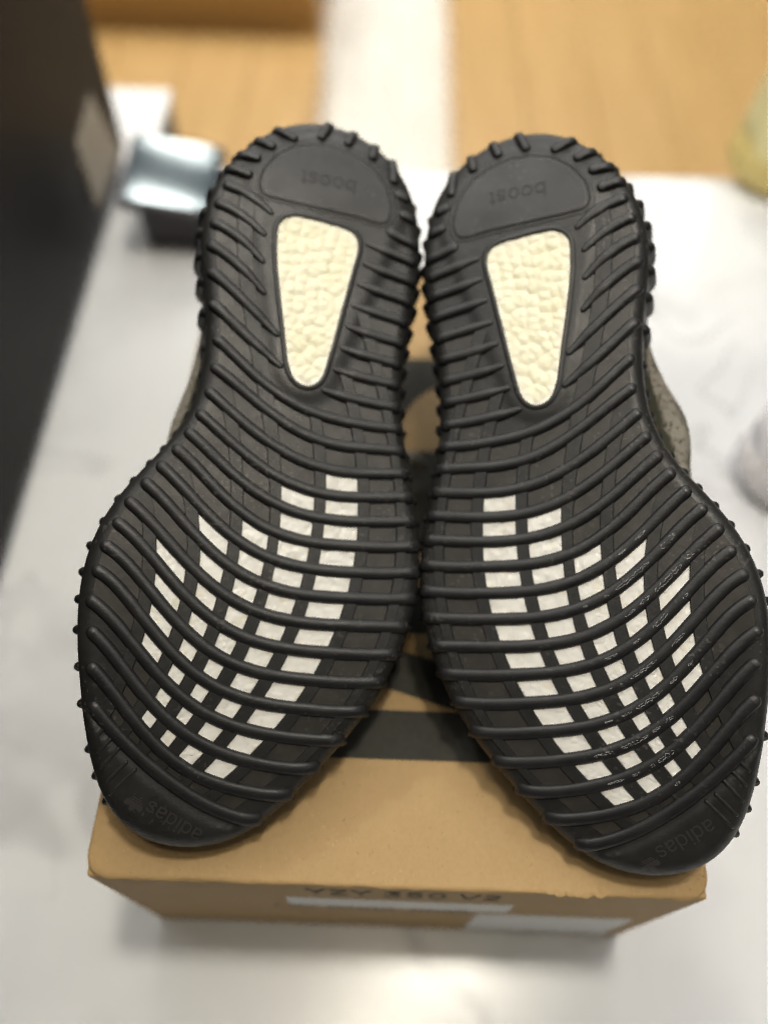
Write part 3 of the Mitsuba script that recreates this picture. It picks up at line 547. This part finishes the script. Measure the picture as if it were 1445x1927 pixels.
def cells():
    """every cell of the lattice: (kind, rib a, rib b, line a, line b)"""
    out = []
    def lines_at(ra, rb, names):
        ok = []
        for l in names:
            t = 0.0; s = 0.0
            for _ in range(30):
                t = 0.5 * (ra(s) + rb(s)); s = 0.5 * s + 0.5 * LF[l](t)
            if LR_[l][0] - 1 <= t <= LR_[l][1] + 5 and shapely.contains_xy(DPOLY.buffer(-3.5), s, t): ok.append((l, s, t))
        return ok
    def do(ra, rb, names, gap, rim_out=True, rim_in=True):
        ok = lines_at(ra, rb, names)
        nm = [o[0] for o in ok]
        for (a, sa, ta_), (b, sb, tb) in zip(ok, ok[1:]):
            if a[0] == b[0]:                      # a column
                w = WHITE.get(a[0])
                white = gap in GAPN and w and GAPN.index(w[0]) <= GAPN.index(gap) <= GAPN.index(w[1])
                out.append(('foam' if white else 'panel', ra, rb, LF[a], LF[b], gap))
            elif ORDER.index(b) == ORDER.index(a) + 1:
                out.append(('bar', ra, rb, LF[a], LF[b], gap))
        if nm and rim_out and nm[0] == '0o' and abs(RIM[-1](ok[0][2]) - ok[0][1]) > 3: out.append(('panel', ra, rb, RIM[-1], LF['0o'], gap))
        if nm and rim_in and gap not in ('op', 'pq', 'qr') and nm[-1] in ('7o', 'Eo', 'Do', 'Co') and abs(RIM[1](ok[-1][2]) - ok[-1][1]) > 3: out.append(('panel', ra, rb, LF[nm[-1]], RIM[1], gap))
    for a, b in zip(FULL, FULL[1:]): do(RF[a], RF[b], ORDER, a + b)
    par = ['2', '3', '4', '5', '6', '7', 'c']
    for a, b in zip(par, par[1:]): do(RF[a], RF[b], ['0o', '1o', '1i', 'Ao'], 'x' + a, rim_in=False)
    par = ['a4', 'a3', 'a2', 'a1', 'a0', 'b', 'c']
    for a, b in zip(par, par[1:]): do(RF[a], RF[b], ['Bi', 'Co'], 'y' + a, rim_out=False)
    return out

def outward(P, ext):
    """lengthen a path at its far end"""
    d = P[-1] - P[-2]; return np.vstack([P, P[-1] + d / np.linalg.norm(d) * ext])

TOE_BARS = [[(33, 254), (34.5, 256.5), (36, 259)], [(30, 257.5), (32, 260.6), (34, 263.8)], [(26.5, 260.2), (29.3, 264.8), (32, 269.2)], [(22.8, 264.6), (26, 269.2), (29.2, 273.8)], [(19.2, 266.8), (23.2, 272.4), (27.2, 278)]]
FOAM_TOP = -0.62
def build_sneaker(key, O, A, flip, scuffs=False):
    """O, A: pose of the mould frame (columns s, t, n); flip: the mould is mirrored"""
    O, A = np.array(O, float), np.array(A, float)
    def W(m_):
        v, f = (m_.vertices, m_.faces) if isinstance(m_, trimesh.Trimesh) else (np.asarray(m_[0], float), np.asarray(m_[1]))
        if f.shape[1] == 4: f = np.vstack([f[:, [0, 1, 2]], f[:, [0, 2, 3]]])
        q = v.copy(); q[:, 2] += spring(v[:, 1])
        q = O + (q / 1000) @ A.T
        return trimesh.Trimesh(q, f[:, ::-1] if flip else f, process=False)
    K = key + '__outsole'
    put(K, W(outsole_mesh()), 'rubber_bar', 60)
    # ribs
    ribs = {}
    for k in FULL:
        P = RIB[k]; P = outward(outward(P, 2.5)[::-1], 2.5)[::-1]
        x_ = np.linspace(P[0, 0], P[-1, 0], 200); P = np.c_[x_, np.interp(x_, P[:, 0], CubicSpline(P[:, 0], P[:, 1])(P[:, 0]))]; P = np.c_[x_, CubicSpline(RIB[k][:, 0], RIB[k][:, 1])(np.clip(x_, RIB[k][0, 0], RIB[k][-1, 0])) + (P[:, 1] - np.interp(np.clip(x_, RIB[k][0, 0], RIB[k][-1, 0]), P[:, 0], P[:, 1]))]
        dd = dist(P); i0 = np.argmax(dd > 0.3); i1 = len(dd) - np.argmax(dd[::-1] > (0.2 if k in 'cdefghijkl' else 0.7)); P = P[i0:i1:8]
        ribs[k] = tube(P, 2.45 + 0.012 * FULL.index(k), 2.15, 2.2, 3.4)
    for k in ('-3', '-2', '-1', '0', '1', '2', '3', '4', '5', '6', '7'):
        P = outward(RIB[k][::-1], 1.5)[::-1] if RIB[k][0, 0] < RIB[k][-1, 0] else outward(RIB[k], 1.5)
        P = P if P[0, 0] < P[-1, 0] else P[::-1]
        ribs[k] = tube(P, 2.4, 2.1, 2.0, 9.0 if k not in ('-3', '-2', '-1') else 3.0)
    for k in ('a4', 'a3', 'a2', 'a1', 'a0', 'b'):
        P = RIB[k] if RIB[k][0, 0] < RIB[k][-1, 0] else RIB[k][::-1]
        P = outward(P, 2.0); ribs[k] = tube(P, 2.5, 2.15, 12.0, 3.2)
    for k in ('t1', 't2', 't3', 't4', 't5', 't6', 't7', 't8'):
        P = RIB[k]; a_, b_ = P[-1], P[0]
        e_ = (b_ - a_) / np.linalg.norm(b_ - a_); q_ = a_ + e_ * np.linspace(0, 16, 120)[:, None]
        q_ = q_[:np.argmax(np.r_[dist(q_), -1] < 0.15)][::4]
        ribs[k] = tube(q_, 2.2, 2.4, 2.0, 1.0)
    for k, g in ribs.items(): put(K + '__tread_rib', W(g), 'rubber_rib', True)
    # ridges where the ribs run on down the sidewall
    seen = []
    for k in RIB:
        if k in FULL: ends = [(RIB[k][0], -1), (RIB[k][-1], 1)]
        elif k[0] == 't': ends = [(RIB[k][0], 0)]
        elif k[0] in 'ab': ends = [(max(RIB[k].tolist(), key=lambda q: q[0]), 1)]
        else: ends = [(min(RIB[k].tolist(), key=lambda q: q[0]), -1)]
        for q, sd in ends:
            q = np.array(q); i = np.argmin(((DO - q) ** 2).sum(1))
            i = (i + (0 if sd == 0 else 0)) % len(DO)
            qq = DO[i] + (np.array([0, 1.6]) if sd > 0 else np.array([0, 0.2]))
            i = np.argmin(((DO - qq) ** 2).sum(1)); seen.append(DO[i])
            put(K + '__side_ridge', W(ridge(DO[i], DN[i], 0.0, 22, 2.3 if k in 'cdefghijkl' and sd > 0 else 2.3 if k not in FULL else 1.8, 0.4 if k[0] == 't' or k in ('-3', '-2', '-1') else 1.35 if sd > 0 and k in 'cdefghijkl' else 0.25)), 'rubber_rib', True)
    for q in ((34.3, 262.0), (30.6, 271.8), (26.0, 280.5)):           # three more beside the toe
        i = np.argmin(((DO - np.array(q)) ** 2).sum(1))
        put(K + '__side_ridge', W(ridge(DO[i], DN[i], 0.6, 20, 1.6, 0.2)), 'rubber_rib', True)
    # lattice between the ribs
    for n_, (kind, ra, rb, fa, fb, gap) in enumerate(cells()):
        if kind == 'bar':
            zt = lambda p, U, V: np.maximum(base(p) + 1.1 * (1 - plateau(p)), -8) + 0.06
            put(K + '__tread_bar', W(piece(ra, rb, fa, fb, zt, kind)), 'rubber_bar', 30)
        elif kind == 'panel':
            zt = lambda p, U, V: base(p) + 0.45 * (1 - plateau(p)) - 0.04
            put(K + '__tread_panel', W(piece(ra, rb, fa, fb, zt, kind)), 'rubber_panel', 30)
        else:
            zt = lambda p, U, V: FOAM_TOP - 0.40 + pellets(p + n_ * 3.7, 4.4, 0.5) + 0.22 * meshkit.fbm(np.c_[p * 1.1, p[:, :1] * 0 + n_], 3)
            put(K + '__foam_cell', W(piece(ra, rb, fa, fb, zt, kind, 15, 13)), 'foam', 40)
    for q in TOE_BARS: put(K + '__tread_bar', W(tube(np.array(q), 0.8, 1.45, 1.0, 1.0)), 'rubber_bar', True)
    # heel window: rubber lip and the aged foam in it
    put(K + '__window_lip', W(loft(TP, TN, [(2.6, -0.25), (1.7, 0.30), (1.0, 0.62), (0.35, 0.55), (0.0, 0.2), (-0.05, -1.0), (-0.05, -2.6)])), 'rubber_bar', 60)
    fz = lambda p: -1.1 + pellets(p, 4.1, 0.68) + pellets(p + 31, 2.6, 0.12) + 0.3 * meshkit.fbm(np.c_[p * 0.12, p[:, :1] * 0], 2)
    fm = fill(TPOLY.buffer(0.4), 0.55, fz)
    d_ = np.array([TPOLY.exterior.distance(shapely.Point(*q)) for q in fm[0][:, :2]])
    yuv = np.c_[fm[0][:, 0] / 100, np.clip(1 - d_ / 3.5, 0, 1) * 0.55 + np.clip((fm[0][:, 1] - 95) / 25, 0, 1) * 0.4]
    put(K + '__heel_foam', W(fm), 'foam_aged', uv=yuv)
    # heel pad with its word
    put(K + '__pad_lip', W(loft(PP, PN, [(2.4, -0.3), (1.6, 0.12), (0.9, 0.22), (0.3, 0.05), (0.0, -0.6)])), 'rubber_bar', 60)
    pr = loft(PP, PN, [(0.0, -0.7), (-0.05, 0.15), (-0.35, 0.42), (-0.9, 0.52), (-1.3, 0.52)])
    inner = PP - PN * 1.3
    pf = fill(shapely.Polygon(inner), 2.0, lambda p: np.full(len(p), 0.52), inner)
    padm = trimesh.util.concatenate([as_mesh((pr[0], pr[1][:, ::-1] if False else pr[1])), as_mesh(pf)])
    put(K + '__heel_pad', W(padm), 'rubber_pad', 40)
    sg = -1 if flip else 1                                   # lettering must not be mirrored
    def letters(text, height, mid, xd, z, depth, material, k2, squeeze=1.0):
        g = meshkit.text_mesh(text, height, depth)
        g.vertices[:, :2] -= (g.vertices[:, :2].max(0) + g.vertices[:, :2].min(0)) / 2
        g.vertices[:, 0] *= squeeze
        xd = np.array(xd, float) / np.linalg.norm(xd); yd = np.array([-xd[1], xd[0]]) * sg
        g = g.subdivide_to_size(1.2)
        v = g.vertices.copy(); p = np.array(mid) + v[:, :1] * xd + v[:, 1:2] * yd
        zz = (z(p) if callable(z) else z) + v[:, 2]
        return put(k2, W(trimesh.Trimesh(np.c_[p, zz], g.faces if not flip else g.faces[:, ::-1], process=False)), material, False)
    if not flip: letters('boost', 6.6, (-5.8, 23.4), (26, 2.2), 0.50, 0.22, 'rubber_letter_shade', K + '__heel_pad__lettering')
    else: letters('boost', 6.6, (-6.2, 22.6), (-26, -2.2), 0.50, 0.22, 'rubber_letter_shade', K + '__heel_pad__lettering')
    bz = lambda p: base(p) + 0.0
    if not flip: letters('adidas', 5.4, (2.6, 284.0), (18.9, -7.8), bz, 0.22, 'rubber_toe_letter', K + '__toe_lettering')
    else: letters('adidas', 5.4, (10.3, 280.4), (-16.8, 7.4), bz, 0.22, 'rubber_toe_letter', K + '__toe_lettering')
    # three-leaf emblem after the word
    def leaf(a):
        q = shapely.affinity.translate(shapely.affinity.scale(shapely.Point(0, 0).buffer(1, 24), 1.35, 2.5), 0, 2.0)
        return shapely.affinity.rotate(q, a, origin=(0, -0.6))
    emb = shapely.union_all([leaf(0), leaf(42), leaf(-42)])
    for yy in (-0.6, 0.15, 0.9): emb = emb.difference(shapely.box(-6, yy - 0.14, 6, yy + 0.14))
    g = trimesh.util.concatenate([trimesh.creation.extrude_polygon(q, 0.22) for q in getattr(emb, 'geoms', [emb])]).subdivide_to_size(1.2)
    mid, xd = ((16.8, 277.8), (18.9, -7.8)) if not flip else ((-4.4, 286.6), (-16.8, 7.4))
    xd = np.array(xd) / np.linalg.norm(xd); yd = np.array([-xd[1], xd[0]]) * sg
    p = np.array(mid) + g.vertices[:, :1] * xd + g.vertices[:, 1:2] * yd
    put(K + '__toe_emblem', W(trimesh.Trimesh(np.c_[p, base(p) + g.vertices[:, 2]], g.faces if not flip else g.faces[:, ::-1], process=False)), 'rubber_toe_letter', False)
    # upper
    build_upper(key, W, 'knit_olive', flip, 15.5 if flip else 8.0)
    if scuffs:
        fl = []
        for k, spans in SCUFF.items():
            f = RF[k]
            for (s0, s1, off, wd) in spans:
                n = max(12, int(abs(s1 - s0) * 3.5)); u = np.linspace(0, 1, n)
                for sgn in (1, -1):
                    s_ = s0 + (s1 - s0) * u
                    nz = meshkit.noise(np.c_[u * n * 0.9, u * 0 + s0 * 3.1, u * 0 + sgn]) + 0.6 * meshkit.noise(np.c_[u * n * 2.1, u * 0 + s0 * 1.7, u * 0 + sgn + 5])
                    lat = off + sgn * wd * np.clip(np.sin(np.pi * u), 0, 1) ** 0.35 * (nz * 1.35 - 0.35)
                    lat = np.clip(lat, -0.95, 0.95)
                    t_ = f(s_); dd = np.gradient(t_, s_); nn = np.c_[-dd, np.ones(n)] / np.sqrt(1 + dd ** 2)[:, None]
                    c = np.c_[s_, t_] + nn * lat[:, None]
                    kx = np.clip(np.abs(lat) / 2.15, 0, 0.98)
                    zz = base(np.c_[s_, t_]) - 0.5 + 2.68 * np.sqrt(1 - kx ** 2) ** 0.8 + 0.02
                    rr = 0.12 * np.clip(meshkit.noise(np.c_[u * n * 0.7, u * 0 + 7 + sgn, u * 0 + s0]) * 1.9 - 0.45, 0.0, 1.2)
                    th = np.linspace(0, 2 * np.pi, 5)[:-1]
                    v = np.concatenate([np.c_[c + nn * (rr * np.cos(a))[:, None], zz + rr * np.sin(a)][:, None] for a in th], 1).reshape(-1, 3)
                    i, j = np.meshgrid(np.arange(n - 1), np.arange(4), indexing='ij')
                    ff = np.stack([i * 4 + j, i * 4 + (j + 1) % 4, (i + 1) * 4 + (j + 1) % 4, (i + 1) * 4 + j], -1).reshape(-1, 4)
                    fl.append(W((v, ff)))
        put(K + '__scuff_mark', fl, 'scuff', True)
        labels[K + '__scuff_mark'] = {'kind': 'stuff', 'label': 'pale peeling scuffs along the rib crests'}

mat('scuff', (0.34, 0.335, 0.33), 0.3, 0.6)
SCUFF = {'i': [(6, 9, .2, .3), (13, 17, 0, .35)], 'j': [(-10, -8.5, .3, .3), (-2, 0, .3, .3), (2.5, 16, .2, .6), (21, 27, 0, .9)],
         'k': [(4, 8, .3, .4), (10, 14, 0, .5), (16, 27, .2, .8), (29, 32, .2, .6)], 'l': [(-6, -1, .1, .4), (5, 8, .1, .3), (13, 19, 0, .7), (25, 27, .3, .4)],
         'm': [(-6, -5, 0, .2), (-2, -1, 0, .2), (2, 12, 0, .5), (18, 23, .3, .5)], 'n': [(-10, -7, .2, .2), (-4, 0, .2, .4), (2, 12, 0, .6), (15, 18, .2, .4), (22, 24, .4, .3)],
         'o': [(-16, -9, .3, .5), (-6, 4, .2, .6), (6, 9, .1, .5), (11, 14, .1, .5)], 'p': [(-13, -7, .2, .3), (-4, -1, .2, .5), (3, 4.5, .2, .5), (6, 12, .2, .9)], 'q': [(10, 12, 0, .3)]}

HT = crv(np.array([(-6, 96), (8, 116), (40, 118.5), (70, 114.5), (95, 104.5), (120, 92), (150, 76), (200, 57.5), (250, 40), (275, 27.5), (288, 21), (300, 18)], float))
def build_upper(key, W, material, flip, swell, lining='sock_dark'):
    cl = shapely.Polygon(DO - DN * 1.2).buffer(90, quad_segs=32).buffer(-90, quad_segs=32)
    x = np.linspace(0.02, np.pi - 0.02, 90); ts = 146.5 - 146.0 * np.cos(x) - 2.5
    nphi = 49; ph = np.linspace(0, np.pi, nphi)
    rows = []
    inn = shapely.Polygon(DO - DN * 1.2)
    for t in ts:
        ln = shapely.LineString([(-200, t), (200, t)])
        a, b = inn.intersection(ln).bounds, cl.intersection(ln).bounds
        if len(a) < 4 or np.isnan(a[0]): a = b
        k = 0.75
        s0, s1 = a[0] + k * (b[0] - a[0]), a[2] + k * (b[2] - a[2])
        c, h = (s0 + s1) / 2, (s1 - s0) / 2
        H = float(HT(t)); D0 = 16.0
        nar = 1 - 0.42 * ss(60, 118, np.array(H))               # the upper narrows towards the collar
        dep = D0 + (H - D0) * np.sin(ph) ** 0.8
        bul = 1 + 0.05 * np.sin(np.clip((dep - D0) / 40, 0, 1) * np.pi)
        wd = h * np.sign(np.cos(ph)) * np.abs(np.cos(ph)) ** 0.62
        wd = wd * bul * (1 - (1 - nar) * ss(25, 115, dep))
        wd = wd + swell * math.exp(-((t - 122) / 27) ** 2) * np.clip(np.cos(ph), 0, 1) ** 0.5 * np.exp(-((dep - 40) / 26) ** 2) * ss(17, 36, dep)
        q = np.c_[c + wd, np.full(nphi, t), -dep]
        e0, e1 = q[0].copy(), q[-1].copy(); e0[0] -= 0.5 * h; e1[0] += 0.5 * h
        rows.append(np.vstack([e0, q, e1]))
    def shut(r, dt):
        q = r.copy(); q[:, 0] = r[:, 0].mean() + 0.15 * (r[:, 0] - r[:, 0].mean()); q[:, 1] += dt; return q
    mid = lambda r: np.c_[np.full(len(r), r[:, 0].mean()), r[:, 1], r[:, 2]]
    rows = [mid(shut(rows[0], -1.0)), shut(rows[0], -0.7)] + rows + [shut(rows[-1], 0.7), mid(shut(rows[-1], 1.0))]
    R = np.array(rows); v = R.reshape(-1, 3)
    v = v + ((meshkit.fbm(v * 0.06, 3) - 0.5) * 2.0)[:, None] * [1, 0, 0.5]
    put(key + '__upper', W((v, grid_faces(len(rows), nphi + 2))), material, uv=np.c_[v[:, 1] / 300, -v[:, 2] / 120])
    # padded collar and dark lining round the foot opening
    cc = np.array([[-7 + 21 * math.cos(a), 46 + 40 * math.sin(a)] for a in np.linspace(0, 2 * np.pi, 49)[:-1]])
    th = np.linspace(0, 2 * np.pi, 13)[:-1]; cn = cc - cc.mean(0); cn /= np.linalg.norm(cn, axis=1, keepdims=True)
    zc = -HT(cc[:, 1]) + 1.0
    v = np.array([np.c_[cc + cn * (3.6 * math.cos(a)), zc + 3.6 * math.sin(a)] for a in th]).transpose(1, 0, 2).reshape(-1, 3)
    i, j = np.meshgrid(np.arange(48), np.arange(12), indexing='ij')
    f = np.stack([i * 12 + j, ((i + 1) % 48) * 12 + j, ((i + 1) % 48) * 12 + (j + 1) % 12, i * 12 + (j + 1) % 12], -1).reshape(-1, 4)
    put(key + '__collar', W((v, f)), material, uv=np.c_[v[:, 1] / 300, -v[:, 2] / 120])
    vv = np.vstack([np.c_[cc, zc], [[*cc.mean(0), zc.mean() + 4]]]); ff = np.array([[q, (q + 1) % 48, 48] for q in range(48)])
    put(key + '__lining', W((vv, ff)), lining, True)

build_sneaker('sneaker', [-0.0304, 0.32169, 0.27276], [[-0.970287, -0.132983, 0.202134], [0.047796, -0.924301, -0.37866], [0.237188, -0.357748, 0.903193]], False)
build_sneaker('sneaker_001', [0.05225, 0.31424, 0.27541], [[0.945199, 0.16886, -0.279436], [0.044749, -0.914794, -0.401435], [0.323413, -0.366931, 0.872219]], True, scuffs=True)
tag('sneaker', 'left of the two upturned sneakers, black ribbed sole without scuffed ribs', 'sneaker')
tag('sneaker_001', 'right of the two upturned sneakers, pale scuffs along its black ribs', 'sneaker')

# lace loop lying on the lid between the shoes
a = np.linspace(0, 1, 40)
lp = np.c_[0.000 + 0.022 * a - 0.004 * a ** 3, 0.243 - 0.002 * np.sin(a * 4) - 0.006 * a ** 4, LIDZ + 0.005 + 0.010 * np.sin(a * 2.9)]
th = np.linspace(0, 2 * np.pi, 9)[:-1]
tg = np.gradient(lp, axis=0); tg /= np.linalg.norm(tg, axis=1, keepdims=True)
n1 = np.cross(tg, [0, 0, 1.0]); n1 /= np.linalg.norm(n1, axis=1, keepdims=True); n2 = np.cross(tg, n1)
lv = np.concatenate([(lp + n1 * 0.0036 * math.cos(q) + n2 * 0.0026 * math.sin(q))[:, None] for q in th], 1).reshape(-1, 3)
i, j = np.meshgrid(np.arange(39), np.arange(8), indexing='ij')
put('sneaker__lace', (lv, np.stack([i * 8 + j, i * 8 + (j + 1) % 8, (i + 1) * 8 + (j + 1) % 8, (i + 1) * 8 + j], -1).reshape(-1, 4)), 'lace', True)

# two more sneakers cut off by the right edge of the picture
def side_sneaker(key, heel, toe_dir, scale, knit_m, sole_m, label, lining='sock_dark'):
    td = np.array(toe_dir, float); td /= np.linalg.norm(td); up = np.array([0, 0, 1.0]); sd = np.cross(td, -up)
    O, A = np.array(heel, float), np.c_[sd, td, -up] * scale
    def W(m_):
        v, f = (m_.vertices, m_.faces) if isinstance(m_, trimesh.Trimesh) else (np.asarray(m_[0], float), np.asarray(m_[1]))
        if f.shape[1] == 4: f = np.vstack([f[:, [0, 1, 2]], f[:, [0, 2, 3]]])
        q = v.copy(); q[:, 2] += spring(v[:, 1])
        return trimesh.Trimesh(O + (q / 1000) @ A.T, f, process=False)
    put(key + '__outsole', W(outsole_mesh()), sole_m, 60)
    for i_ in range(0, 640, 12): put(key + '__side_ridge', W(ridge(DO[i_], DN[i_], 2, 22, 1.7)), sole_m, True)
    build_upper(key, W, knit_m, False, 3.0, lining)
    tag(key, label, 'sneaker')
side_sneaker('sneaker_002', [0.326, 0.712, 0.002], (1, 0.06, 0), 1.08, 'knit_yellow', 'sole_gum', 'yellow knit sneaker cut off by the right edge at the table end', 'lining_yellow')
side_sneaker('sneaker_003', [0.259, 0.356, 0.002], (1, -0.12, 0), 0.92, 'knit_white', 'sole_grey', 'white and grey sneaker cut off by the right edge, nearer the camera')
